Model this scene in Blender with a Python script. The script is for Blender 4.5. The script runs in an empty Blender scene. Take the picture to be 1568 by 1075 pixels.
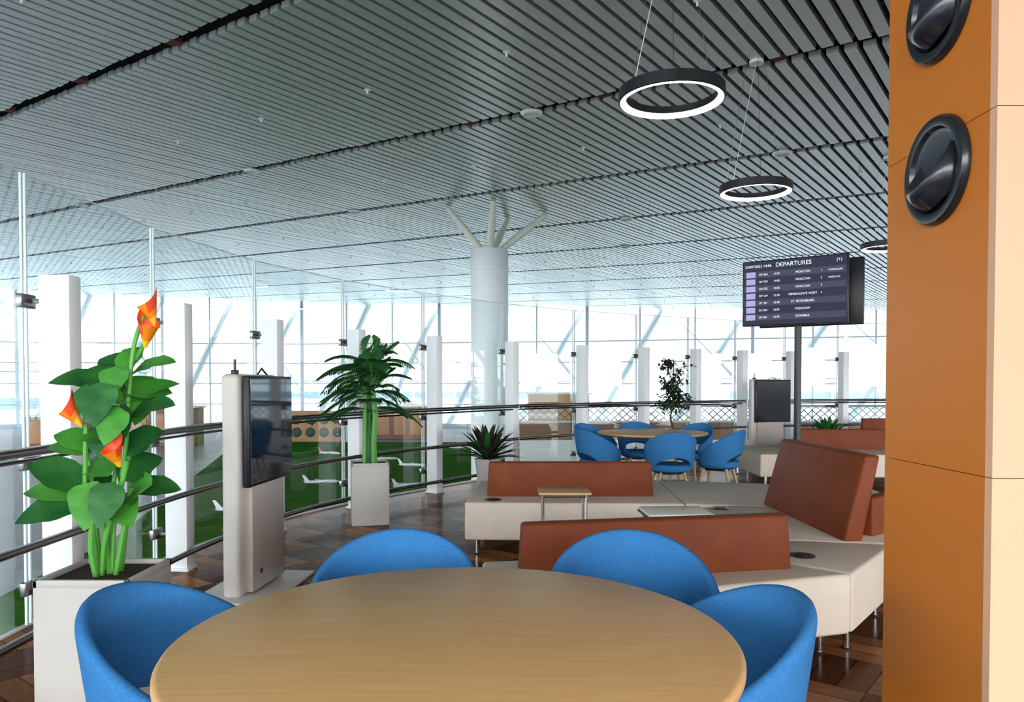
import bpy, bmesh, math, random
from mathutils import Vector, Matrix
random.seed(7)
R=math.radians
scene=bpy.context.scene
try:
    scene.view_settings.view_transform='Standard'
    scene.view_settings.look='None'
    scene.view_settings.exposure=.60
    scene.view_settings.gamma=.93
except Exception: pass

# ---------------------------------------------------------------- materials
def mat(name,col,rough=.5,metal=0,emit=None,estr=0,noise=None,bump=None,coat=0,spec=None):
    m=bpy.data.materials.new(name); m.use_nodes=True
    nt=m.node_tree; b=nt.nodes['Principled BSDF']
    b.inputs['Base Color'].default_value=(*col,1)
    b.inputs['Roughness'].default_value=rough
    b.inputs['Metallic'].default_value=metal
    if coat: b.inputs['Coat Weight'].default_value=coat
    if spec is not None: b.inputs['Specular IOR Level'].default_value=spec
    if emit: 
        b.inputs['Emission Color'].default_value=(*emit,1); b.inputs['Emission Strength'].default_value=estr
    tc=nt.nodes.new('ShaderNodeTexCoord')
    if noise:
        sc,col2,stretch=noise
        mp=nt.nodes.new('ShaderNodeMapping'); mp.inputs['Scale'].default_value=stretch
        n=nt.nodes.new('ShaderNodeTexNoise'); n.inputs['Scale'].default_value=sc; n.inputs['Detail'].default_value=5
        r=nt.nodes.new('ShaderNodeMix'); r.data_type='RGBA'
        r.inputs[6].default_value=(*col,1); r.inputs[7].default_value=(*col2,1)
        nt.links.new(tc.outputs['Object'],mp.inputs[0]); nt.links.new(mp.outputs[0],n.inputs['Vector'])
        cr=nt.nodes.new('ShaderNodeMapRange'); cr.inputs[1].default_value=.35; cr.inputs[2].default_value=.65
        nt.links.new(n.outputs[0],cr.inputs[0]); nt.links.new(cr.outputs[0],r.inputs[0]); nt.links.new(r.outputs[2],b.inputs['Base Color'])
    if bump:
        n2=nt.nodes.new('ShaderNodeTexNoise'); n2.inputs['Scale'].default_value=bump[0]; n2.inputs['Detail'].default_value=3
        nt.links.new(tc.outputs['Object'],n2.inputs['Vector'])
        bp=nt.nodes.new('ShaderNodeBump'); bp.inputs['Strength'].default_value=bump[1]; bp.inputs['Distance'].default_value=.01
        nt.links.new(n2.outputs[0],bp.inputs['Height']); nt.links.new(bp.outputs[0],b.inputs['Normal'])
    return m
def glassmat(name,tint,k=1.7,base=0.0):
    m=bpy.data.materials.new(name); m.use_nodes=True; nt=m.node_tree
    for n in list(nt.nodes): nt.nodes.remove(n)
    o=nt.nodes.new('ShaderNodeOutputMaterial'); t=nt.nodes.new('ShaderNodeBsdfTransparent'); t.inputs[0].default_value=(*tint,1)
    g=nt.nodes.new('ShaderNodeBsdfGlossy'); g.inputs['Roughness'].default_value=0; g.inputs[0].default_value=(.95,1,1,1)
    f=nt.nodes.new('ShaderNodeFresnel'); f.inputs[0].default_value=1.5
    mu=nt.nodes.new('ShaderNodeMath'); mu.operation='MULTIPLY_ADD'; mu.inputs[1].default_value=k; mu.inputs[2].default_value=base; mu.use_clamp=True
    mx=nt.nodes.new('ShaderNodeMixShader')
    nt.links.new(f.outputs[0],mu.inputs[0]); nt.links.new(mu.outputs[0],mx.inputs[0]); nt.links.new(t.outputs[0],mx.inputs[1]); nt.links.new(g.outputs[0],mx.inputs[2]); nt.links.new(mx.outputs[0],o.inputs[0])
    return m
M={}
M['white']=mat('white_paint',(.93,.94,.95),.4)
M['colwhite']=mat('column_white',(.88,.91,.93),.35)
M['slat']=mat('slat_aluminium',(.72,.745,.74),.31,.5)
M['void']=mat('plenum_dark',(.04,.045,.045),.9)
M['carrier']=mat('carrier_steel',(.16,.13,.11),.6,.3)
M['rust']=mat('rust_bracket',(.16,.05,.035),.7)
M['steel']=mat('brushed_steel',(.25,.235,.235),.25,1)
M['chrome']=mat('chrome',(.75,.76,.78),.12,1)
M['black']=mat('black_plastic',(.012,.013,.016),.35)
M['blackgloss']=mat('black_gloss',(.016,.020,.027),.2,spec=.6)
M['screen']=mat('screen_glass',(.012,.018,.025),.04,spec=.9)
M['screendark']=mat('screen_off',(.010,.012,.014),.12,spec=.12)
M['blue']=mat('blue_felt',(.040,.175,.39),1.0,noise=(140,(.054,.21,.45),(1,1,1)),bump=(400,.25),spec=.1)
M['legwood']=mat('leg_wood',(.55,.36,.18),.45)
M['table']=mat('oak_top',(.75,.475,.205),.40,noise=(4,(.69,.42,.17),(1,16,16)),spec=.3)
M['tableedge']=mat('oak_edge',(.60,.38,.18),.4)
M['leather']=mat('rust_leather',(.225,.056,.017),.5,noise=(5,(.19,.045,.014),(1,1,1)),bump=(120,.06),spec=.2)
M['beige']=mat('beige_leather',(.73,.63,.52),.5,noise=(4,(.68,.58,.48),(1,1,1)),bump=(140,.05),spec=.3)
M['seam']=mat('seam_dark',(.30,.20,.12),.8)
M['planter']=mat('planter_grey',(.56,.53,.49),.5,noise=(3,(.52,.49,.45),(1,1,1)))
M['soil']=mat('soil',(.05,.03,.02),.95,bump=(60,.9))
M['leafA']=mat('leaf_green',(.035,.21,.025),.35,noise=(7,(.09,.35,.04),(1,1,1)))
M['leafB']=mat('leaf_deep',(.013,.10,.022),.38,noise=(9,(.03,.17,.03),(1,1,1)))
M['stem']=mat('stem_green',(.12,.40,.06),.4)
M['palm']=mat('palm_leaf',(.014,.08,.025),.5,noise=(7,(.04,.17,.04),(1,1,1)),spec=.25)
M['brom']=mat('dracaena_leaf',(.02,.055,.025),.4,noise=(10,(.07,.02,.03),(1,1,1)),spec=.3)
M['ficus']=mat('ficus_leaf',(.03,.055,.03),.5,noise=(10,(.06,.09,.04),(1,1,1)))
M['trunk']=mat('trunk_brown',(.09,.055,.04),.8)
M['fl_red']=mat('petal_red',(.85,.085,.012),.45)
M['fl_or']=mat('petal_orange',(.95,.28,.012),.45)
M['fl_ye']=mat('petal_yellow',(.98,.60,.03),.45)
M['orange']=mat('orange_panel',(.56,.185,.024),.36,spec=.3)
M['orange_lit']=mat('orange_panel_lit',(.68,.41,.265),.5,spec=.15)  # orange cladding again, with the sunlight on it painted into a paler colour
M['green']=mat('green_carpet',(.045,.20,.022),1,noise=(1.5,(.055,.24,.03),(1,1,1)),spec=0)
M['lowfloor']=mat('pale_terrazzo',(.44,.47,.50),.35,noise=(.5,(.38,.42,.45),(1,1,1)),spec=.25)
M['brownwood']=mat('brown_wood',(.30,.15,.08),.5)
M['orwood']=mat('orange_wood',(.62,.33,.15),.5)
M['teal']=mat('teal_dark',(.03,.09,.08),.5)
M['truss']=mat('truss_steel',(.72,.80,.83),.5)
M['strut']=mat('strut_cream',(.85,.84,.72),.5)
M['ringlight']=mat('ring_diffuser',(1,1,1),.5,emit=(1,1,1),estr=3)
M['totem']=mat('totem_body',(.70,.65,.60),.4)
M['totemlow']=mat('totem_lower',(.50,.44,.40),.4)
M['ground']=mat('apron_ground',(.33,.37,.39),.9,noise=(.02,(.26,.31,.30),(1,1,1)),spec=0)
M['hills']=mat('distant_hills',(.34,.42,.45),1,spec=0)
M['glass']=glassmat('clear_glass',(.90,.95,.945),2.2,.02)
M['dispbg']=mat('display_screen',(.02,.02,.03),.5,emit=(.026,.028,.045),estr=1,spec=.03)
M['disprow']=mat('display_row',(.02,.02,.03),.5,emit=(.052,.055,.085),estr=1,spec=.03)
M['disptxt']=mat('display_text',(.5,.5,.5),.5,emit=(.5,.52,.6),estr=1)
M['displab']=mat('display_label',(.2,.2,.3),.5,emit=(.22,.21,.34),estr=1,spec=.05)
M['traywhite']=mat('tray_white',(.85,.80,.70),.45)
M['redp']=mat('livery_red',(.7,.05,.04),.5)
M['slatlight']=mat('downlight_white',(.9,.9,.9),.4)
M['bldg']=mat('concrete_pale',(.40,.45,.48),.8,spec=0)
M['bldgwin']=mat('building_glazing',(.10,.15,.18),.3)
# parquet floor
def parquet():
    m=bpy.data.materials.new('parquet'); m.use_nodes=True; nt=m.node_tree; b=nt.nodes['Principled BSDF']
    N=nt.nodes.new; L=nt.links.new
    def math_(op,a,b_=None,c=None):
        n=N('ShaderNodeMath'); n.operation=op
        for i,x in enumerate((a,b_,c)):
            if x is None: continue
            if isinstance(x,(int,float)): n.inputs[i].default_value=x
            else: L(x,n.inputs[i])
        return n.outputs[0]
    tc=N('ShaderNodeTexCoord'); mp=N('ShaderNodeMapping'); mp.inputs['Rotation'].default_value=(0,0,R(38))
    L(tc.outputs['Object'],mp.inputs[0]); sp=N('ShaderNodeSeparateXYZ'); L(mp.outputs[0],sp.inputs[0])
    S=.38; NS=3
    x=math_('DIVIDE',sp.outputs[0],S); y=math_('DIVIDE',sp.outputs[1],S)
    cx=math_('FLOOR',x); cy=math_('FLOOR',y); fx=math_('FRACT',x); fy=math_('FRACT',y)
    par=math_('FLOORED_MODULO',math_('ADD',cx,cy),2.0)
    def mixf(f,a,c):
        return math_('ADD',math_('MULTIPLY',a,math_('SUBTRACT',1.0,f)),math_('MULTIPLY',c,f))
    s=mixf(par,fx,fy)          # across planks
    l=mixf(par,fy,fx)
    sid=math_('FLOOR',math_('MULTIPLY',s,NS)); sf=math_('FRACT',math_('MULTIPLY',s,NS))
    cb=N('ShaderNodeCombineXYZ'); L(cx,cb.inputs[0]); L(cy,cb.inputs[1]); L(sid,cb.inputs[2])
    wn=N('ShaderNodeTexWhiteNoise'); wn.noise_dimensions='3D'; L(cb.outputs[0],wn.inputs['Vector'])
    ramp=N('ShaderNodeValToRGB'); e=ramp.color_ramp.elements
    e[0].color=(.075,.027,.011,1); e[1].color=(.46,.20,.085,1)
    m1=e.new(.5); m1.color=(.19,.076,.032,1)
    mixv=math_('ADD',math_('MULTIPLY',wn.outputs[0],.5),math_('MULTIPLY',par,.5))
    L(mixv,ramp.inputs[0])
    # grain
    cg=N('ShaderNodeCombineXYZ'); L(math_('MULTIPLY',s,40),cg.inputs[0]); L(math_('MULTIPLY',l,3),cg.inputs[1]); L(wn.outputs[0],cg.inputs[2])
    ng=N('ShaderNodeTexNoise'); ng.inputs['Scale'].default_value=1.0; L(cg.outputs[0],ng.inputs['Vector'])
    edge=math_('MINIMUM',math_('MULTIPLY',math_('MINIMUM',sf,math_('SUBTRACT',1.0,sf)),1.0),math_('MULTIPLY',math_('MINIMUM',l,math_('SUBTRACT',1.0,l)),4.0))
    em=math_('SUBTRACT',1.0,math_('MULTIPLY',math_('LESS_THAN',edge,.04),.6))
    val=math_('MULTIPLY',em,math_('ADD',.65,math_('MULTIPLY',ng.outputs[0],.7)))
    mx=N('ShaderNodeMix'); mx.data_type='RGBA'; mx.blend_type='MULTIPLY'; mx.inputs[0].default_value=1
    cv=N('ShaderNodeCombineXYZ'); L(val,cv.inputs[0]);L(val,cv.inputs[1]);L(val,cv.inputs[2])
    L(ramp.outputs[0],mx.inputs[6]); L(cv.outputs[0],mx.inputs[7]); L(mx.outputs[2],b.inputs['Base Color'])
    b.inputs['Roughness'].default_value=.16; b.inputs['Specular IOR Level'].default_value=.08; b.inputs['IOR'].default_value=1.25
    return m
M['parquet']=parquet()

# ---------------------------------------------------------------- mesh builder
class B:
    def __init__(s): s.v=[];s.f=[];s.m=[];s.mats=[]
    def mi(s,k):
        if k not in s.mats: s.mats.append(k)
        return s.mats.index(k)
    def raw(s,vs,fs,k,mtx=None):
        o=len(s.v); i=s.mi(k)
        for p in vs:
            p=Vector(p); 
            if mtx: p=mtx@p
            s.v.append(p)
        for f in fs: s.f.append([o+a for a in f]); s.m.append(i)
        return s
    def bm(s,bm,k,mtx=None):
        bm.verts.ensure_lookup_table(); bm.verts.index_update()
        s.raw([v.co.copy() for v in bm.verts],[[v.index for v in f.verts] for f in bm.faces],k,mtx); bm.free(); return s
    def box(s,c,d,k,rz=0,bev=0,mtx=None,seg=2):
        bm=bmesh.new(); bmesh.ops.create_cube(bm,size=1)
        bmesh.ops.scale(bm,vec=Vector(d),verts=bm.verts)
        if bev: bmesh.ops.bevel(bm,geom=bm.edges[:],offset=bev,segments=seg,profile=.5,affect='EDGES')
        mm=Matrix.Translation(Vector(c))@Matrix.Rotation(rz,4,'Z')
        if mtx: mm=mtx@mm
        return s.bm(bm,k,mm)
    def prism(s,pts,z0,z1,k,bev=0,seg=3):
        bm=bmesh.new(); lo=[bm.verts.new((x,y,z0)) for x,y in pts]; hi=[bm.verts.new((x,y,z1)) for x,y in pts]
        n=len(pts); bm.faces.new(hi); bm.faces.new(lo[::-1])
        for i in range(n): bm.faces.new((lo[i],lo[(i+1)%n],hi[(i+1)%n],hi[i]))
        bmesh.ops.recalc_face_normals(bm,faces=bm.faces[:])
        if bev: bmesh.ops.bevel(bm,geom=bm.edges[:],offset=bev,segments=seg,profile=.5,affect='EDGES')
        return s.bm(bm,k)
    def tube(s,pts,r,k,seg=10,cap=True):
        pts=[Vector(p) for p in pts]; n=len(pts); vs=[];fs=[]
        rr=r if callable(r) else (lambda t:r)
        up=None
        for i,p in enumerate(pts):
            t=(pts[min(i+1,n-1)]-pts[max(i-1,0)]).normalized()
            if up is None:
                up=Vector((0,0,1)) if abs(t.z)<.9 else Vector((1,0,0))
            a=t.cross(up); 
            if a.length<1e-4: a=t.cross(Vector((0,1,0)))
            a.normalize(); b=a.cross(t).normalized(); up=b
            ra=rr(i/max(1,n-1))
            for j in range(seg):
                th=2*math.pi*j/seg; vs.append(p+a*math.cos(th)*ra+b*math.sin(th)*ra)
        for i in range(n-1):
            for j in range(seg):
                fs.append((i*seg+j,i*seg+(j+1)%seg,(i+1)*seg+(j+1)%seg,(i+1)*seg+j))
        if cap: fs.append(tuple(range(seg))[::-1]); fs.append(tuple((n-1)*seg+j for j in range(seg)))
        return s.raw(vs,fs,k)
    def lathe(s,prof,k,seg=48,mtx=None,close=False):
        vs=[];fs=[];n=len(prof)
        for j in range(seg):
            th=2*math.pi*j/seg
            for r,z in prof: vs.append((r*math.cos(th),r*math.sin(th),z))
        rng=n if close else n-1
        for j in range(seg):
            for i in range(rng):
                a=j*n+i;b=((j+1)%seg)*n+i;c=((j+1)%seg)*n+(i+1)%n;d=j*n+(i+1)%n
                fs.append((a,b,c,d))
        return s.raw(vs,fs,k,mtx)
    def leaf(s,p,d,L,W,k,droop=.3,fold=.15,up=(0,0,1),n=8,pw=.8,tipw=0):
        p=Vector(p); d=Vector(d).normalized(); up=Vector(up); vs=[];fs=[]
        for i in range(n+1):
            t=i/n; c=p+d*L*t+Vector((0,0,-1))*droop*L*t*t
            tg=(d+Vector((0,0,-2))*droop*t).normalized()
            sd=tg.cross(up)
            if sd.length<1e-3: sd=Vector((1,0,0))
            sd.normalize(); nn=sd.cross(tg)
            w=W*.5*(math.sin(math.pi*min(1,max(0,t))**pw)**.75 if 0<t<1 else .03)
            for q in (-1,-.5,0,.5,1):
                vs.append(c+sd*w*q+nn*fold*w*abs(q)+nn*.06*w*math.sin(t*17+q*3))
        for i in range(n):
            for j in range(4):
                a=i*5+j; fs.append((a,a+1,a+6,a+5))
        return s.raw(vs,fs,k)
    def obj(s,name,loc=(0,0,0),rz=0,parent=None,sharp=38,link=True):
        me=bpy.data.meshes.new(name); me.from_pydata([tuple(v) for v in s.v],[],s.f)
        for k in s.mats: me.materials.append(M[k])
        me.polygons.foreach_set('material_index',s.m)
        me.polygons.foreach_set('use_smooth',[True]*len(s.f))
        me.update()
        try: me.set_sharp_from_angle(angle=R(sharp))
        except Exception: pass
        o=bpy.data.objects.new(name,me); scene.collection.objects.link(o)
        o.location=loc; o.rotation_euler=(0,0,rz)
        if parent: o.parent=parent
        return o
def empty(name,loc=(0,0,0),rz=0):
    e=bpy.data.objects.new(name,None); scene.collection.objects.link(e); e.location=loc; e.rotation_euler=(0,0,rz); e.empty_display_size=.1; return e

# ---------------------------------------------------------------- balcony curve
ctrl=[(-2.2,-7),(-2.24,-3),(-2.27,1.0),(-2.31,3.4),(-2.30,5.27),(-2.06,6.7),(-1.56,7.9),(-.9,8.93),(-.0,10.15),(1.05,11.1),(2.1,11.85),(3.05,12.4),(4.0,12.95),(5.0,13.3),(6.0,13.55),(8,13.8),(11,14),(14,14.1)]
def cr(ps,sub=10):
    out=[]
    for i in range(len(ps)-1):
        p0=Vector(ps[max(i-1,0)]);p1=Vector(ps[i]);p2=Vector(ps[i+1]);p3=Vector(ps[min(i+2,len(ps)-1)])
        for j in range(sub):
            t=j/sub
            out.append(.5*((2*p1)+(p2-p0)*t+(2*p0-5*p1+4*p2-p3)*t*t+(3*p1-p0-3*p2+p3)*t**3))
    out.append(Vector(ps[-1])); return out
curve=cr([Vector((a,b)) for a,b in ctrl])
def offset(c,o):
    r=[]
    for i,p in enumerate(c):
        t=(c[min(i+1,len(c)-1)]-c[max(i-1,0)]).normalized(); n=Vector((-t.y,t.x)); r.append(p+n*o)
    return r
# floor (balcony)
edge=offset(curve,.30)
poly=[(p.x,p.y) for p in edge]+[(14,-7)]
fl=B(); fl.prism(poly,-.30,0,'parquet'); fl.obj('floor',sharp=30)
tr=B(); pts=[(p.x,p.y) for p in offset(curve,.31)]
for i in range(len(pts)-1):
    a,b=pts[i],pts[i+1]
    tr.raw([(a[0],a[1],-1.2),(b[0],b[1],-1.2),(b[0],b[1],.02),(a[0],a[1],.02)],[(0,1,2,3)],'white')
tr.obj('trim_1')
# lower floor & carpet
lf=B(); lf.box((0,18,-1.25),(100,52,.1),'lowfloor')
lf.prism([(-5.6,5.5),(-6.4,12),(-11.5,31.5),(7,31.5),(7,11),(0,8)],-1.201,-1.19,'green')
lf.obj('floor_lower')
gr=B(); gr.box((0,150,-3.0),(1600,1500,.2),'ground'); gr.obj('ground_apron')
hl=B()
for i in range(70):
    x=-700+i*20; h=1+3*math.sin(i*.6)+2*math.sin(i*.23+1)
    h2=1+3*math.sin((i+1)*.6)+2*math.sin((i+1)*.23+1)
    hl.raw([(x,600,-3),(x+20,600,-3),(x+20,600,h2),(x,600,h)],[(0,1,2,3)],'hills')
hl.obj('distant_hills')
def building(x,y,w,h,rz=0):
    b=B(); b.box((0,0,h/2),(w,10,h),'bldg',bev=.1)
    for k in range(max(1,int(h/3))): b.box((0,-5.05,1.8+k*3),(w*.94,.1,1.3),'bldgwin')
    for i in range(int(w/8)): b.box((-w/2+4+i*8,-5.1,h/2),(.5,.2,h),'bldg')
    b.box((0,0,h+.2),(w+1,11,.4),'bldg',bev=.05)
    b.obj('terminal_building',(x,y,-2.9),rz)
building(-75,85,60,5.5,.35); building(-20,150,70,4.5,0); building(70,140,60,5,-.3)

# ---------------------------------------------------------------- railing
post_pts=[(-2.27,-.3),(-2.28,1.1),(-2.30,2.5),(-2.31,3.9),(-2.31,5.27),(-2.08,6.62),(-1.60,7.85),(-.90,8.95),(.02,10.15),(1.06,11.12),(2.10,11.85),(3.05,12.4),(3.98,12.92),(4.95,13.28),(6.0,13.55),(7.2,13.7),(8.5,13.85)]
guard=empty('glass_guard_railing')
rb=B()
inner=offset(curve,-.09)
for z,r in ((1.0,.024),(.56,.02),(.15,.02)):
    rb.tube([(p.x,p.y,z) for p in inner],r,'steel',seg=10)
rb.tube([(p.x,p.y,.955) for p in offset(curve,-.05)],.010,'steel',seg=8)
norms=[]
for x,y in post_pts:
    i=min(range(len(curve)),key=lambda i:(curve[i]-Vector((x,y))).length)
    t=(curve[min(i+1,len(curve)-1)]-curve[max(i-1,0)]).normalized(); n=Vector((-t.y,t.x)); norms.append((t,n))
    rz=math.atan2(n.y,n.x)
    c=Vector((x,y))+n*.03
    rb.box((c.x,c.y,.935),(.155,.11,1.87),'white',rz=rz,bev=.004)
    rb.box((c.x,c.y,.012),(.18,.14,.024),'white',rz=rz,bev=.004)
    for z in (1.0,.56,.15):
        a=c-n*.07; b=Vector((x,y))-n*.10
        rb.tube([(a.x,a.y,z),(b.x,b.y,z)],.014,'chrome',seg=8)
    for z in (1.74,.9,.25):
        a=c+n*.06; b=c+n*.19
        rb.tube([(a.x,a.y,z),(b.x,b.y,z)],.012,'chrome',seg=8)
        q=c+n*.175
        rb.box((q.x,q.y,z),(.03,.12,.07),'steel',rz=rz,bev=.004)
rb.obj('posts_and_rails',parent=guard)
for k in range(len(post_pts)-1):
    g=B()
    a=Vector(post_pts[k])+norms[k][1]*.215; b=Vector(post_pts[k+1])+norms[k+1][1]*.215
    d=(b-a); a=a+d*.012; b=b-d*.012
    z0,z1=.06,2.40
    g.raw([(a.x,a.y,z0),(b.x,b.y,z0),(b.x,b.y,z1),(a.x,a.y,z1)],[(0,1,2,3)],'glass')
    for e in (a,b):
        g.box((e.x,e.y,(z0+z1)/2),(.010,.012,z1-z0),'truss',rz=math.atan2(d.y,d.x))
    m_=(a+b)/2
    g.box((m_.x,m_.y,z1),(d.length*.976,.01,.006),'truss',rz=math.atan2(d.y,d.x))
    g.obj('glass_pane',parent=guard)

# ---------------------------------------------------------------- ceiling
tv=Vector((-.809,.588)); nv=Vector((.588,.809))
facade=[(-46,14),(-40,26),(-27,41),(-12,43),(4,40),(20,35),(34,27),(44,12)]
room=facade+[(44,-8),(-46,-8)]
def inside(x,y,poly):
    c=False; j=len(poly)-1
    for i in range(len(poly)):
        xi,yi=poly[i];xj,yj=poly[j]
        if (yi>y)!=(yj>y) and x<(xj-xi)*(y-yi)/(yj-yi)+xi: c=not c
        j=i
    return c
def cz(x,y): return 4.5+.04*(tv.x*x+tv.y*y-1.5)
ce=B(); pitch=.165; w=.112; hgt=.06
vs=[];fs=[]
joints=[4.20-3.2*k for k in range(5,0,-1)]+[4.20]+[7.7+3.2*k for k in range(17)]
for kb in range(len(joints)-1):
    ba=joints[kb]+.09; bb=joints[kb+1]-.09
    for ka in range(-170,360):
        a=ka*pitch; mid=tv*a+nv*((ba+bb)/2)
        if not inside(mid.x,mid.y,room): continue
        o=len(vs)
        jit=random.uniform(-.004,.004); jl=random.uniform(-.012,.012)
        for (aa,bq) in ((a-w/2,ba+jl),(a+w/2,ba+jl),(a+w/2,bb+jl),(a-w/2,bb+jl)):
            P=tv*aa+nv*bq; z=4.5+.04*(a-1.5)+jit
            vs.append((P.x,P.y,z)); vs.append((P.x,P.y,z+hgt))
        fs+= [(o,o+2,o+4,o+6),(o+1,o+7,o+5,o+3),(o,o+1,o+3,o+2),(o+2,o+3,o+5,o+4),(o+4,o+5,o+7,o+6),(o+6,o+7,o+1,o)]
ce.raw(vs,fs,'slat')
pl=[(x,y,cz(x,y)+.32) for x,y in room]
ce.raw(pl,[tuple(range(len(pl)))],'void')
for bq in joints:
    seg=[a*1.0 for a in range(-28,58) if inside(*(tv*a+nv*bq),room)]
    if len(seg)>2:
        A=tv*seg[0]+nv*bq; C=tv*seg[-1]+nv*bq
        ce.tube([(A.x,A.y,cz(A.x,A.y)+.12),(C.x,C.y,cz(C.x,C.y)+.12)],.03,'carrier',seg=6)
        for sgn in (-.55,.55):
            A2=A+nv*sgn; C2=C+nv*sgn
            ce.tube([(A2.x,A2.y,cz(A2.x,A2.y)+.09),(C2.x,C2.y,cz(C2.x,C2.y)+.09)],.02,'carrier',seg=4)
        for a in seg[::2]:
            P=tv*(a+.3)+nv*bq
            ce.box((P.x,P.y,cz(P.x,P.y)+.05),(.14,.12,.05),'rust',rz=math.atan2(tv.y,tv.x))
ce.obj('ceiling',sharp=20)
sp=B()
for kb in range(1,14):
    for a in range(-12,40,2):
        aa=a+(kb%2)*1.0+.5
        P=tv*aa+nv*(7.7+3.2*(kb-3)+1.6)
        if P.y<1 or not inside(P.x,P.y,room): continue
        z=cz(P.x,P.y)
        sp.lathe([(0,-.05),(.012,-.05),(.012,-.012),(.035,-.008),(.038,0),(0,0)],'slatlight',seg=10,mtx=Matrix.Translation((P.x,P.y,z)))
sp.obj('ceiling_sprinklers')
dl=B()
for (a,b) in ((11,7.7),(7.3,14.1),(12,10.9),(5.3,7.7),(17,7.7),(9,17.3),(3.2,10.9)):
    P=tv*a+nv*b; z=cz(P.x,P.y)
    dl.lathe([(0,-.02),(.08,-.02),(.10,-.03),(.13,-.015),(.14,0),(0,0)],'slatlight',seg=24,mtx=Matrix.Translation((P.x,P.y,z-.005)))
dl.obj('ceiling_downlights')

# ---------------------------------------------------------------- facade
for k in range(len(facade)-1):
    a=Vector(facade[k]);b=Vector(facade[k+1]); d=b-a; L=d.length; t=d/L; rz=math.atan2(t.y,t.x)
    wb=B(); za=cz(*a)+.3; zb=cz(*b)+.3
    n=max(2,int(L/2.4))
    for i in range(n+1):
        p=a.lerp(b,i/n); z=za+(zb-za)*i/n
        wb.box((p.x,p.y,(z-1.2)/2),(.07 if i%3 else .16,.12,z+1.2),'truss',rz=rz)
    m_=(a+b)/2
    for z in (-1.1,.1,1.25,2.4,3.5):
        wb.box((m_.x,m_.y,z),(L,.08,.06 if z>-.5 else .3),'truss',rz=rz)
    wb.obj('window_%d'%(k+1))
tb=B()
for k in range(len(facade)-1):
    a=Vector(facade[k]);b=Vector(facade[k+1]); L=(b-a).length; t=(b-a)/L; nn=Vector((t.y,-t.x))
    n=max(2,int(L/3.4))
    for i in range(n):
        p=a+t*(L*i/n)-nn*1.6; q=a+t*(L*(i+1)/n)-nn*.6
        zt=cz(*q)+.6
        tb.tube([(p.x,p.y,-1.2),(q.x,q.y,zt)],.17,'truss',seg=8)
        if i%2: tb.tube([(q.x,q.y,.6),(p.x,p.y,zt-.3)],.08,'truss',seg=8)
tb.obj('facade_steel_truss')

# ---------------------------------------------------------------- tree column
cl=B()
cl.lathe([(0,-1.185),(.5,-1.185),(.5,-1.1),(.375,-1.05),(.375,3.55),(.385,3.56),(.385,3.62),(.375,3.63),(.375,3.93),(.36,3.96),(0,3.96)],'colwhite',seg=48)
cx_,cy_=-.45,15.1
for dx,dy in ((-.85,.1),(.1,-.8),(1.15,.35),(.35,1.1)):
    top=Vector((dx,dy,cz(cx_+dx,cy_+dy)-.02)); bot=Vector((dx*.12,dy*.12,3.9))
    cl.tube([bot,bot.lerp(top,.5),top],lambda t:.05+.03*math.sin(math.pi*min(1,t+.15)),'strut',seg=10)
cl.lathe([(0,3.96),(.12,3.96),(.10,4.08),(0,4.10)],'strut',seg=20)
cl.obj('branching_column',(cx_,cy_,0))

# far parapet with diamond mesh
pm=B(); px=[]; 
for i in range(31):
    x=.2+i*.45; px.append((x,20.5-.006*(x-6)**2))
for i in range(30):
    (x0,y0),(x1,y1)=px[i],px[i+1]
    pm.raw([(x0,y0,-.25),(x1,y1,-.25),(x1,y1,.24),(x0,y0,.24)],[(0,1,2,3)],'brownwood')
    pm.raw([(x0,y0,-1.18),(x1,y1,-1.18),(x1,y1,-.25),(x0,y0,-.25)],[(0,1,2,3)],'white')
    for (u0,u1) in ((0,.5),(.5,1)):
        ax,ay=x0+(x1-x0)*u0,y0+(y1-y0)*u0; bx,by=x0+(x1-x0)*u1,y0+(y1-y0)*u1
        for (q0,q1) in ((.26,.46),(.46,.66)):
            pm.tube([(ax,ay,q0),(bx,by,q1)],.012,'carrier',seg=4,cap=False); pm.tube([(ax,ay,q1),(bx,by,q0)],.012,'carrier',seg=4,cap=False)
pm.tube([(a,b,.68) for a,b in px],.03,'steel',seg=8)
pm.tube([(a,b,.25) for a,b in px],.03,'truss',seg=8)
pm.obj('mesh_balustrade')
# porthole play wall
pw=B(); 
pw.box((0,0,.65),(3.0,.12,1.3),'orwood',bev=.02)
for i in range(5):
    for j in range(2):
        if i==0 and j==0: continue
        pw.lathe([(0,.04),(.17,.04),(.20,.02),(.21,0)],'teal',seg=24,mtx=Matrix.Translation((-1.15+i*.58,-.06,.38+j*.55))@Matrix.Rotation(R(90),4,'X'))
pw.box((-1.15,-.08,.35),(.5,.05,.45),'black',bev=.01)
pw.obj('porthole_play_panel',(-8.6,32,-1.19))
def kiosk(x,y,w,h,c='brownwood'):
    k=B(); k.box((0,0,h/2),(w,.9,h),c,bev=.02); k.box((0,-.05,h+.03),(w+.2,1.1,.06),'white',bev=.01)
    for i in range(int(w/.7)): k.box((-w/2+.45+i*.7,-.46,h/2),(.5,.03,h*.7),'orwood',bev=.008)
    k.obj('service_counter',(x,y,-1.19))
kiosk(-13.8,30,2.6,1.5); kiosk(-17.5,29,2.2,1.2); kiosk(2.0,32.5,2.6,2.0,'orwood'); kiosk(-4.9,33.5,2.4,1.4)

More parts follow.
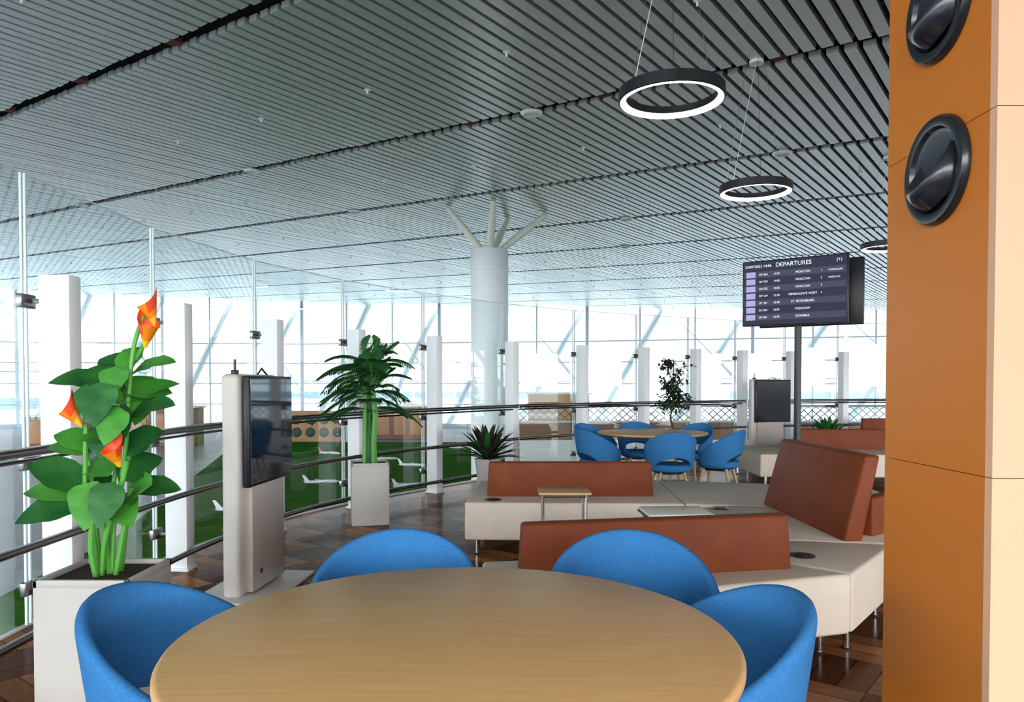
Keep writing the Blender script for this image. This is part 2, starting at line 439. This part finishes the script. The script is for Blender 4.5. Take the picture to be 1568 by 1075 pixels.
# toy airplanes
def plane(x,y,rz,tail,s=1.0,z=-1.19,name='toy_airplane'):
    p=B()
    p.tube([(-.36,0,.10),(-.33,0,.10),(-.25,0,.10),(.1,0,.10),(.25,0,.10),(.33,0,.095),(.36,0,.09)],lambda t:[.006,.018,.03,.038,.036,.022,.006][round(t*6)],'white',seg=12)
    for sg in (1,-1):
        p.raw([(.10,0.02*sg,.09),(-.02,.02*sg,.09),(-.14,.34*sg,.11),(-.09,.34*sg,.11),(.10,0.02*sg,.10),(-.02,.02*sg,.10),(-.14,.34*sg,.116),(-.09,.34*sg,.116)],[(0,1,2,3),(4,5,6,7),(0,3,7,4),(1,2,6,5),(2,3,7,6)],'white')
        p.raw([(-.27,.01*sg,.11),(-.34,.01*sg,.11),(-.39,.13*sg,.12),(-.36,.13*sg,.12)],[(0,1,2,3)],tail)
        p.tube([(.08,.13*sg,.07),(-.02,.13*sg,.07)],.018,'steel',seg=10)
        p.tube([(-.03,.05*sg,.0),(-.03,.05*sg,.09)],.008,'steel',seg=6)
    p.raw([(-.25,0,.13),(-.34,0,.12),(-.40,0,.25),(-.35,0,.25)],[(0,1,2,3)],tail)
    p.tube([(.25,0,0),(.25,0,.08)],.008,'steel',seg=6)
    o=p.obj(name,(x,y,z),rz); o.scale=(s,s,s)
for x,y,r,tl in ((-4.6,18.1,.3,'white'),(-2.9,21.8,-.2,'white'),(.4,27.6,.5,'redp'),(1.9,29,2.6,'stem'),(-4.0,23.6,.2,'white'),(-1.9,27.6,.1,'redp'),(-9.2,25,.3,'white'),(-6.2,25.5,-.3,'redp'),(-2.4,17.5,.6,'white'),(-5.2,14.2,.2,'white')):
    plane(x,y,r,tl,1.15)

# ---------------------------------------------------------------- orange column
colm=empty('orange_clad_column')
oc=B()
zs=[0,.35,1.12,1.89,2.66,3.43,4.2,4.60]
for i in range(len(zs)-1):
    a,b=zs[i]+.0008,zs[i+1]-.0008; h=b-a; c=(a+b)/2
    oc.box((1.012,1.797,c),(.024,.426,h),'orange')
    oc.box((1.300,1.572,c),(.600,.024,h),'orange_lit')
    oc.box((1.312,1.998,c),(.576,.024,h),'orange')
    oc.box((1.588,1.785,c),(.024,.402,h),'orange_lit')
oc.box((1.30,1.785,2.3),(.553,.402,4.6),'seam')
oc.obj('cladding',parent=colm)
for zc in (1.815,2.195,2.575):
    nz=B()
    mt=Matrix.Rotation(R(-90),4,'Y')
    nz.lathe([(.126,.0),(.126,.010),(.121,.017),(.110,.019),(.100,.016),(.094,.006),(.085,.003),(.0,.003)],'blackgloss',seg=64,mtx=mt)
    dirv=Vector((-.80,.12,.52)).normalized()
    mm=Matrix.Translation((-.0,.0,-.004))@dirv.to_track_quat('Z','Y').to_matrix().to_4x4()
    nz.lathe([(.086,-.03),(.088,-.01),(.086,.008),(.080,.022),(.074,.028),(.068,.026),(.050,.012),(.030,.004)],'blackgloss',seg=56,mtx=mm)
    nz.lathe([(.031,.0042),(0,.0042)],'black',seg=32,mtx=mm)
    o=nz.obj('air_nozzle',(.9985,1.77,zc),parent=colm)

# ---------------------------------------------------------------- round tables
def round_table(name,x,y,rad=.627):
    t=B()
    t.lathe([(0,.75),(rad-.012,.75),(rad-.004,.747),(rad,.741)],'table',seg=128)
    t.lathe([(rad,.741),(rad,.730),(rad-.02,.718),(0,.718)],'tableedge',seg=128)
    t.lathe([(0,.718),(.14,.718),(.14,.705),(.04,.69),(.038,.06),(.06,.035),(.24,.02),(.25,0),(0,0)],'white',seg=48)
    return t.obj(name,(x,y,0))
round_table('round_table',-.125,1.69)
round_table('round_table',1.62,8.65)

# ---------------------------------------------------------------- chairs
def build_chair_meshes():
    vs=[];fs=[];NP=44;NV=7
    for i in range(NP+1):
        ph=R(-126+252*i/NP); f=((1+math.cos(ph))/2)
        top=.475+.338*(f**.88); g=max(0,1-(abs(ph)/R(60))**2)
        bot=.415+.125*g**.7
        for j in range(NV+1):
            z=bot+(top-bot)*j/NV
            r=.212+.060*(max(0,z-.41)/.4)**.8
            vs.append((r*math.sin(ph)*1.02,-r*math.cos(ph)*1.02,z))
    for i in range(NP):
        for j in range(NV):
            a=i*(NV+1)+j; fs.append((a,a+NV+1,a+NV+2,a+1))
    me=bpy.data.meshes.new('shell'); me.from_pydata(vs,[],fs); me.materials.append(M['blue'])
    me.polygons.foreach_set('use_smooth',[True]*len(fs)); me.update()
    s=B()
    prof=[(0,.452),(.10,.455),(.17,.464),(.205,.468),(.228,.455),(.232,.430),(.217,.400),(.17,.378),(.10,.368),(0,.365)]
    s.lathe(prof,'blue',seg=48)
    seat=s
    l=B()
    for sx in (-1,1):
        for sy in (-1,1):
            l.tube([(sx*.12,sy*.12,.385),(sx*.21,sy*.21,0)],lambda t:.018-.007*t,'legwood',seg=12)
        l.tube([(sx*.12,-.12,.372),(sx*.12,.12,.372)],.014,'black',seg=8)
    l.lathe([(0,.375),(.13,.375),(.13,.36),(0,.36)],'black',seg=24)
    return me,seat,l
shell_me,seatB,legB=build_chair_meshes()
seat_me=None
def chair(x,y,face):
    global seat_me,leg_me
    e=empty('dining_chair',(x,y,0),math.atan2(face[1],face[0])-math.pi/2)
    o=bpy.data.objects.new('backrest_shell',shell_me); scene.collection.objects.link(o); o.parent=e
    md=o.modifiers.new('s','SOLIDIFY'); md.thickness=.034; md.offset=0.0
    md=o.modifiers.new('sub','SUBSURF'); md.levels=2; md.render_levels=2
    if seat_me is None:
        a=seatB.obj('seat',parent=e); b=legB.obj('legs',parent=e); seat_me=a.data; leg_me=b.data
    else:
        for nm,me in (('seat',seat_me),('legs',leg_me)):
            c=bpy.data.objects.new(nm,me); scene.collection.objects.link(c); c.parent=e
chair(-.37,2.33,(.05,-1))
chair(.375,2.32,(-.10,-1))
chair(-.735,1.82,(.99,-.12))
chair(.425,1.80,(-1,-.08))
for x,y in ((1.66,7.9),(2.27,8.25),(.98,8.35),(2.2,9.25),(1.05,9.2),(1.6,9.45)):
    chair(x,y,(1.62-x,8.65-y))

# ---------------------------------------------------------------- modular seating
SH=.41
def back(b,p,q,z1,th=.10,lean=.0,z0=SH-.01):
    p=Vector(p);q=Vector(q); d=(q-p); L=d.length; t=d/L; n=Vector((-t.y,t.x))
    c=(p+q)/2
    bm=bmesh.new(); bmesh.ops.create_cube(bm,size=1)
    h=z1-z0
    for v in bm.verts:
        top=v.co.z>0
        v.co=Vector((v.co.x*(L-(.03 if top else 0)),v.co.y*(th*(.8 if top else 1))+(lean if top else 0),z0+(h if top else 0)))
    bmesh.ops.bevel(bm,geom=bm.edges[:],offset=.016,segments=3,profile=.5,affect='EDGES')
    b.bm(bm,'leather',Matrix.Translation((c.x,c.y,0))@Matrix.Rotation(math.atan2(t.y,t.x),4,'Z'))
def legs(b,pts):
    for x,y in pts:
        b.tube([(x,y,0),(x,y,.125)],.017,'chrome',seg=12)
        b.lathe([(0,0),(.024,0),(.024,.01),(0,.012)],'black',seg=12,mtx=Matrix.Translation((x,y,0)))
def outlet(b,x,y):
    b.lathe([(0,.004),(.055,.004),(.066,.006),(.07,0)],'steel',seg=28,mtx=Matrix.Translation((x,y,SH)))
    b.lathe([(0,.0075),(.04,.0075),(.04,.005)],'black',seg=28,mtx=Matrix.Translation((x,y,SH)))
s=B()
def mod(b,pts): b.prism(pts,.12,SH,'beige',bev=.018)
mod(s,[(-.36,5.68),(1.30,5.62),(1.36,7.0),(-.30,6.95)])
mod(s,[(1.305,5.62),(1.62,5.55),(2.95,5.4),(3.1,6.5),(1.365,7.0)])
mod(s,[(1.18,4.42),(2.12,4.22),(2.95,4.95),(2.95,5.39),(1.62,5.54),(1.35,5.45)])
mod(s,[(1.625,3.56),(2.14,4.20),(1.19,4.41),(1.10,4.05)])
mod(s,[(-.12,3.02),(1.615,3.55),(1.09,4.04),(-.15,3.80)])
back(s,(-.20,6.02),(1.13,6.02),.685)
back(s,(.03,3.44),(1.36,3.70),.675)
back(s,(1.95,4.28),(1.93,5.60),.90,th=.11,lean=-.12)
back(s,(2.10,4.45),(2.95,5.15),.64)
legs(s,[(-.27,5.76),(-.27,6.86),(.5,5.74),(1.2,6.9),(1.50,3.64),(1.66,3.70),(2.05,4.22),(0,3.12),(.8,3.4),(-.05,3.7),(2.85,5.0),(1.25,4.5),(2.9,6.4),(1.5,5.7)])
outlet(s,1.50,5.40); outlet(s,1.52,3.92); outlet(s,-.15,5.80)
s.tube([(1.21,3.86,SH-.015),(1.21,3.90,SH-.03)],.02,'black',seg=8)
s.obj('modular_sofa')
s=B(); mod(s,[(3.15,9.5),(4.3,9.45),(4.3,10.9),(3.15,10.9)]); mod(s,[(4.31,9.45),(6.0,9.3),(6.1,10.8),(4.31,10.9)])
back(s,(3.85,10.25),(5.9,10.15),.685); legs(s,[(3.25,9.6),(4.2,9.6),(3.25,10.8),(5.9,9.45),(5.9,10.7)])
s.obj('modular_sofa')
s=B(); mod(s,[(5.3,11.6),(7.6,11.6),(7.6,12.7),(5.3,12.7)]); back(s,(5.65,12.15),(7.5,12.15),.74); legs(s,[(5.4,11.7),(7.5,11.7),(5.4,12.6),(7.5,12.6)])
s.obj('modular_sofa')

def side_table(x,y,z,top,rz,w=.37,d=.27,edge=None):
    t=B(); t.box((0,0,z-.008),(w,d,.018),top,bev=.006)
    if edge: t.box((0,0,z-.022),(w+.006,d+.006,.016),edge,bev=.004)
    for sx in (-1,1):
        xx=sx*(w/2-.035)
        t.tube([(xx,-d/2+.03,z-.02),(xx,-d/2+.03,.015),(xx,d/2-.02,.015),(xx,d/2-.02,z-.02)],.009,'chrome',seg=8)
    t.tube([(-w/2+.035,d/2-.02,.015),(w/2-.035,d/2-.02,.015)],.009,'chrome',seg=8)
    t.tube([(-w/2+.035,-d/2+.03,z-.03),(w/2-.035,-d/2+.03,z-.03)],.009,'chrome',seg=8)
    t.obj('side_table',(x,y,0),rz)
side_table(.37,5.36,.55,'tableedge',0,.37,.30)
side_table(.97,4.45,.56,'traywhite',.05,.38,.30,'black')

# ---------------------------------------------------------------- planters / plants
def planter(b,w,h,rim=.018):
    b.box((0,0,h/2),(w,w,h),'planter',bev=.006)
    for sx,sy,dx,dy in ((0,1,w,rim),(0,-1,w,rim),(1,0,rim,w),(-1,0,rim,w)):
        b.box((sx*(w/2-rim/2),sy*(w/2-rim/2),h+.012),(dx,dy,.03),'planter',bev=.003)
    b.box((0,0,h+.002),(w-2*rim,w-2*rim,.012),'soil')
p=B(); planter(p,.36,.55)
def flower(b,base,d,L=.13,rw=.042):
    q=Vector(d).normalized().to_track_quat('Z','X').to_matrix().to_4x4(); mm=Matrix.Translation(Vector(base))@q
    nS,nP=9,24
    vs=[];fs=[]
    for i in range(nS+1):
        t=i/nS
        for j in range(nP):
            th=2*math.pi*j/nP; tip=(1+math.cos(th))/2
            z=L*t*(.55+.45*tip**1.6); r=.006+rw*(t**1.1)*(1.0-.55*tip*t)
            vs.append((r*math.cos(th)+ .015*t*t*tip, r*math.sin(th), z))
    o=[]
    for i in range(nS):
        for j in range(nP):
            a=i*nP+j; b2=i*nP+(j+1)%nP
            sd=abs(j-nP/2)/(nP/2)
            key='fl_ye' if i<3 else ('fl_or' if (i<5 or sd<.3) else 'fl_red')
            o.append((key,(a,b2,b2+nP,a+nP)))
    for key in ('fl_ye','fl_or','fl_red'):
        b.raw(vs,[f for kk,f in o if kk==key],key,mm)
    b.tube([mm@Vector((0,0,.01)),mm@Vector((.0,0,L*.5))],.006,'fl_ye',seg=8)
K=.00252
def W(u,v,y=0): return Vector(((u-150)*K, y, 1.32-(v-585)*K))
for (pts,r) in (([(140,888,0),(135,820,-.02),(128,760,-.04),(133,650,-.05)],.009),
                ([(150,888,.02),(152,800,.02),(165,700,.03),(178,600,.03),(188,560,.03),(222,505,.03)],.009),
                ([(160,888,0),(165,800,.0),(182,700,.0),(190,600,.0),(196,530,.01),(212,480,.01)],.009),
                ([(150,888,-.03),(158,830,-.04),(182,770,-.06),(200,705,-.07)],.010),
                ([(136,888,.03),(130,830,.03),(122,740,.03),(112,690,.03)],.010),
                ([(165,888,.04),(172,830,.04),(180,760,.05),(176,690,.05),(165,600,.05)],.012),
                ([(170,888,-.02),(182,820,-.02),(196,750,-.02)],.010),
                ([(155,888,-.0),(150,800,-.02),(140,740,-.02)],.011),
                ([(145,888,-.05),(140,840,-.06),(148,780,-.07)],.011)):
    P=cr([W(a,b,c) for a,b,c in pts],6); p.tube(P,r,'stem',seg=8)
leafs=[
 (185,572,.03,117,542,.10,.11,.3),(188,572,.03,270,550,.0,.10,.2),(165,590,.05,72,585,-.05,.12,.3),(172,600,.0,240,602,.1,.13,.4),
 (190,640,.0,278,617,-.06,.11,.3),(178,570,.0,192,515,.12,.09,.5),(182,600,.02,130,575,-.12,.13,.7),
 (130,690,.0,60,664,.02,.10,.3),(180,700,.0,245,655,.05,.13,.4),(176,680,.04,130,672,-.1,.10,.5),
 (125,750,-.04,38,705,-.08,.13,.4),(128,765,-.04,14,760,.02,.12,.3),(126,775,-.03,40,800,-.1,.12,.5),(170,730,-.06,90,715,.1,.12,.3),
 (196,755,-.02,262,757,.05,.11,.3),(192,770,-.02,248,735,-.1,.13,.5),(176,740,-.02,232,700,.1,.14,.4),(120,700,.03,28,690,.12,.09,.3),
 (150,640,0,205,668,-.12,.14,.7),(165,770,0,218,800,-.14,.12,.6),(170,650,.03,105,640,.1,.12,.4),(168,620,.0,262,580,.1,.09,.4),(150,770,.05,80,740,.1,.12,.4),(185,610,-.02,120,606,-.1,.12,.5)]
for i,(u,v,y,u2,v2,y2,w,fc) in enumerate(leafs):
    a=W(u,v,y); b=W(u2,v2,y2); d=b-a; L=d.length
    dr=.28; d2=d+Vector((0,0,dr*L)) 
    p.leaf(a,d2,L*1.03,w*1.15,'leafA' if i%2 else 'leafB',droop=dr,fold=.18,up=(0,-fc*1.6-.25,1))
for (u,v,w,h,y,k) in ((165,585,.17,.16,-.10,'leafB'),(198,622,.13,.14,-.12,'leafA'),(160,735,.17,.17,-.12,'leafA'),(192,735,.14,.16,-.14,'leafB'),(148,650,.12,.13,-.02,'leafB'),(205,600,.12,.13,.06,'leafA'),(178,560,.12,.11,-.04,'leafA')):
    a=W(u,v,y); p.leaf(a,(random.uniform(-.2,.2),-.35,-.85),h,w,k,droop=.12,fold=.12,up=(0,-1,.2),pw=.62)
flower(p,W(226,496,.03),(-.18,-.10,1),.155,.042); flower(p,W(214,530,.01),(.18,-.15,.95),.16,.045)
flower(p,W(137,652,-.10),(-.45,-.15,.9),.14,.04); flower(p,W(203,712,-.14),(-.15,-.25,.95),.13,.045)
p.obj('potted_calla_lily',(-1.62,2.98,0),R(0))

# palm
p=B(); planter(p,.34,.55)
def frond(b,base,d,L,droop,k,lw=.16,n=24,wid=.009):
    base=Vector(base); d=Vector(d).normalized(); pts=[]
    for i in range(n+1):
        t=i/n; pts.append(base+d*L*t+Vector((0,0,-droop*L*t*t)))
    b.tube(pts,lambda t:.006*(1-.8*t),'stem',seg=5)
    for i in range(4,n+1):
        t=i/n; tg=(pts[i]-pts[i-1]).normalized(); sd=tg.cross(Vector((0,0,1)))
        if sd.length<.05: sd=Vector((1,0,0))
        sd.normalize(); up=sd.cross(tg)
        ll=lw*math.sin(math.pi*(.2+.72*t))**.7
        for sg in (1,-1):
            dv=(sd*sg*.85+tg*.6+up*.12).normalized()
            e=pts[i]+dv*ll+Vector((0,0,-.35*ll)); m_=pts[i]+dv*ll*.5+Vector((0,0,-.04*ll))
            wv=(tg*.8+up*.5).normalized()*wid
            b.raw([pts[i],m_+wv,e,m_-wv],[(0,1,2,3)],k)
crown=(0,0,1.42)
for i in range(7):
    a=i*2*math.pi/7
    x,y=.045*math.cos(a),.045*math.sin(a)
    p.tube([(x,y,.55),(x*.9,y*.9,.75),(x*1.2+.01,y,1.0),(crown[0]+x*.5,y*.5,1.38)],lambda t:.030-.014*t,'palm' if i%2 else 'stem',seg=8)
for i in range(40):
    a=i*2.39996; el=-.05+1.5*((i*7)%19)/19
    L=random.uniform(.42,.52)
    frond(p,(crown[0],crown[1],crown[2]-.24+.34*((i*5)%7)/7),(math.cos(a)*math.cos(el),math.sin(a)*math.cos(el),math.sin(el)),L,.50 if el<.9 else .28,'palm',lw=.145)
for i in range(12):
    a=i*1.1; frond(p,(0,0,1.05+.08*(i%3)),(math.cos(a),math.sin(a),.45),.42,.55,'palm',lw=.14)
p.obj('potted_palm',(-1.34,7.05,0),R(14))

# dracaena
def dracaena(x,y,h,L0,n=52,k1='brom'):
    p=B(); p.lathe([(0,0),(.085,0),(.09,.01),(.145,h+.01),(.150,h+.025),(.140,h+.025),(.132,h),(0,h)],'planter',seg=36)
    p.lathe([(0,h+.005),(.13,h+.005)],'soil',seg=24)
    for i in range(n):
        a=i*2.39996; el=.25+1.2*(i/n)
        L=L0*(.85 if el<.9 else 1.05)
        p.leaf((.02*math.cos(a),.02*math.sin(a),h+.01),(math.cos(a)*math.cos(el),math.sin(a)*math.cos(el),math.sin(el)),L,.07,k1 if i%3 else 'leafB',droop=.22,fold=.3,n=6,pw=.9)
    p.obj('potted_dracaena',(x,y,0))
dracaena(-.27,8.35,.45,.50); dracaena(4.75,11.3,.40,.5,38,'leafB')
# ficus
p=B(); planter(p,.32,.42)
tp=cr([Vector(a) for a in ((0,0,.42),(.02,0,.65),(-.02,.02,.85),(.03,0,1.05),(.01,0,1.3),(.02,0,1.6))],5)
p.tube(tp,lambda t:.018-.012*t,'trunk',seg=8)
for i in range(42):
    t=random.uniform(.42,1); base=tp[int(t*(len(tp)-1))]; a=random.uniform(0,6.28); L=random.uniform(.10,.23)
    e=base+Vector((math.cos(a)*L,math.sin(a)*L,random.uniform(.0,.13))); p.tube([base,e],.004,'trunk',seg=5)
    for j in range(15):
        q=base.lerp(e,random.uniform(.35,1.08))+Vector((random.uniform(-.03,.03),random.uniform(-.03,.03),random.uniform(-.03,.03)))
        p.leaf(q,(random.uniform(-1,1),random.uniform(-1,1),random.uniform(-.6,.8)),.075,.04,'ficus',n=3)
p.obj('potted_ficus_tree',(2.20,10.3,0))

# ---------------------------------------------------------------- totems
def totem(x,y,rz,scr='screen'):
    t=B()
    t.box((0,0,.69),(.11,.60,1.36),'totem',bev=.03,seg=4)
    t.box((.055,.03,.36),(.10,.50,.66),'totemlow',bev=.012)
    t.box((.02,0,.009),(.50,.80,.018),'totem',bev=.004)
    t.box((.085,.075,1.02),(.045,.68,.68),'black',bev=.01)
    t.box((.1095,.075,1.02),(.006,.65,.64),scr)
    t.box((.05,.03,.69),(.09,.5,.03),'black')
    t.tube([(0,-.22,1.36),(0,-.22,1.46)],.008,'black',seg=8); t.box((0,-.22,1.38),(.03,.05,.03),'black',bev=.004)
    t.tube([(.03,.02,1.36),(.03,.10,1.41),(.03,.2,1.36)],.006,'black',seg=6)
    t.box((.108,-.10,.14),(.006,.03,.03),'black',bev=.002)
    t.obj('display_totem',(x,y,0),rz)
totem(-1.67,4.80,R(-5))
totem(4.10,12.15,R(-70),'screendark')

# ---------------------------------------------------------------- departures display
yaw=R(-35)
e=empty('departures_display',(3.35,8.95,0),0)
b=B()
b.tube([(.11,.15,0),(.11,.15,2.72)],.042,'black',seg=16); b.lathe([(0,0),(.28,0),(.28,.015),(.05,.03),(0,.03)],'black',seg=32,mtx=Matrix.Translation((.11,.15,0)))
b.obj('pole',parent=e)
bz=2.40; Wd,Hd=1.18,.76
b=B(); b.box((0,-.0,0),(Wd+.03,.06,Hd+.03),'black',bev=.008); b.box((0,-.032,0),(Wd,.006,Hd),'dispbg')
for i in range(7):
    if i%2==0: b.box((0,-.0355,.225-i*.086),(Wd-.02,.002,.073),'disprow')
    b.box((-Wd/2+.09,-.038,.225-i*.086),(.11,.003,.068),'displab')
b.box((.10,.36,-.0),(Wd+.03,.06,Hd+.03),'black',bev=.008)
b.box((.10,.394,0),(Wd-.02,.004,Hd-.02),'screen')
b.box((.03,.18,0),(.4,.34,.25),'black',bev=.01)
b.box((.56,.18,.08),(.03,.26,.30),'blackgloss',bev=.004)
b.obj('screens',(0,0,bz),yaw,parent=e)
def txt(s_,x,z,size,al='LEFT',key='disptxt'):
    c=bpy.data.curves.new('text','FONT'); c.body=s_; c.size=size; c.align_x=al; c.extrude=.0008
    c.materials.append(M[key]); o=bpy.data.objects.new('screen_text',c); scene.collection.objects.link(o); o.parent=e
    mt=Matrix.Rotation(yaw,4,'Z'); pos=mt@Vector((x,-.0405,z)); o.location=(pos.x,pos.y,bz+z); o.rotation_euler=(R(90),0,yaw)
txt('DEPARTURES',0,.305,.07,'CENTER'); txt('24/07/2023 14:06',-.57,.31,.045); txt('(+)',.48,.315,.05)
for x,items in ((-.40,['DP 405','DP 729','N4 522','DP 169','UT 391','SU 204','DP 841']),(-.23,['14:35','14:50','15:05','15:20','15:40','16:05','16:30'])):
    for i,t_ in enumerate(items): txt(t_,x,.212-i*.086,.034)
for i,t_ in enumerate(['MOSCOW','MOSCOW','MOSCOW','MINERALNYE VODY','ST. PETERSBURG','MOSCOW','ISTANBUL']): txt(t_,.11,.212-i*.086,.036,'CENTER')
for i,t_ in enumerate(['CANCELLED','CHECK-IN']): txt(t_,.39,.212-i*.086,.028)
for i in range(4): txt(str(i+1),.31,.212-i*.086,.034)

# ---------------------------------------------------------------- ring lamps
def ring(x,y):
    z=3.26; r=.355; b=B()
    b.lathe([(r,.04),(r,-.035),(r-.010,-.038),(r-.010,.04)],'black',seg=96,close=True)
    b.lathe([(r-.010,.04),(r-.05,.04),(r-.05,.028),(r-.010,.028)],'black',seg=96,close=True)
    b.lathe([(r-.012,-.038),(r-.040,-.038),(r-.046,-.028),(r-.046,-.010),(r-.012,-.010)],'ringlight',seg=96,close=True)
    b.lathe([(r-.046,.028),(r-.046,-.010),(r-.052,-.010),(r-.052,.028)],'black',seg=96,close=True)
    zc=cz(x,y)-z
    for k in range(3):
        a=R(20+120*k); b.tube([((r-.03)*math.cos(a),(r-.03)*math.sin(a),.04),(.10*math.cos(a),.10*math.sin(a),zc)],.0022,'steel',seg=5)
    b.tube([((r-.03)*math.cos(3.7),(r-.03)*math.sin(3.7),.04),(0,0,zc)],.003,'white',seg=5)
    b.lathe([(0,zc-.03),(.07,zc-.03),(.07,zc),(0,zc)],'white',seg=24)
    b.obj('ring_pendant_lamp',(x,y,z))
ring(1.08,5.13); ring(2.45,7.6); ring(5.35,10.75); ring(8.6,14.2)

# ---------------------------------------------------------------- world & camera
wd=bpy.data.worlds.new('World'); scene.world=wd; wd.use_nodes=True; nt=wd.node_tree
bg=nt.nodes['Background']
tc=nt.nodes.new('ShaderNodeTexCoord'); sx=nt.nodes.new('ShaderNodeSeparateXYZ'); rp=nt.nodes.new('ShaderNodeValToRGB')
nt.links.new(tc.outputs['Generated'],sx.inputs[0]); nt.links.new(sx.outputs[2],rp.inputs[0]); nt.links.new(rp.outputs[0],bg.inputs[0])
rp.color_ramp.elements[0].color=(.97,.98,1,1); rp.color_ramp.elements[1].color=(.74,.86,1,1)
mr=nt.nodes.new('ShaderNodeMapRange'); mr.inputs[1].default_value=-.6; mr.inputs[2].default_value=.5; mr.inputs[3].default_value=6.8; mr.inputs[4].default_value=1.1
nt.links.new(sx.outputs[1],mr.inputs[0]); nt.links.new(mr.outputs[0],bg.inputs[1])
sun=bpy.data.lights.new('sun','SUN'); sun.energy=4; sun.angle=R(8); sun.color=(1,.96,.9)
so=bpy.data.objects.new('sun',sun); scene.collection.objects.link(so); so.rotation_euler=(R(28),0,R(20))
cam=bpy.data.cameras.new('camera'); co=bpy.data.objects.new('camera',cam); scene.collection.objects.link(co)
co.location=(0,0,1.32); pit=1.3; co.rotation_euler=(R(90-pit),0,0)
fpx=1150; cam.sensor_width=36; cam.lens=fpx/1568*36
cam.shift_y=(48+fpx*math.tan(R(pit)))/1568
cam.clip_end=3000; cam.clip_start=.05
scene.camera=co
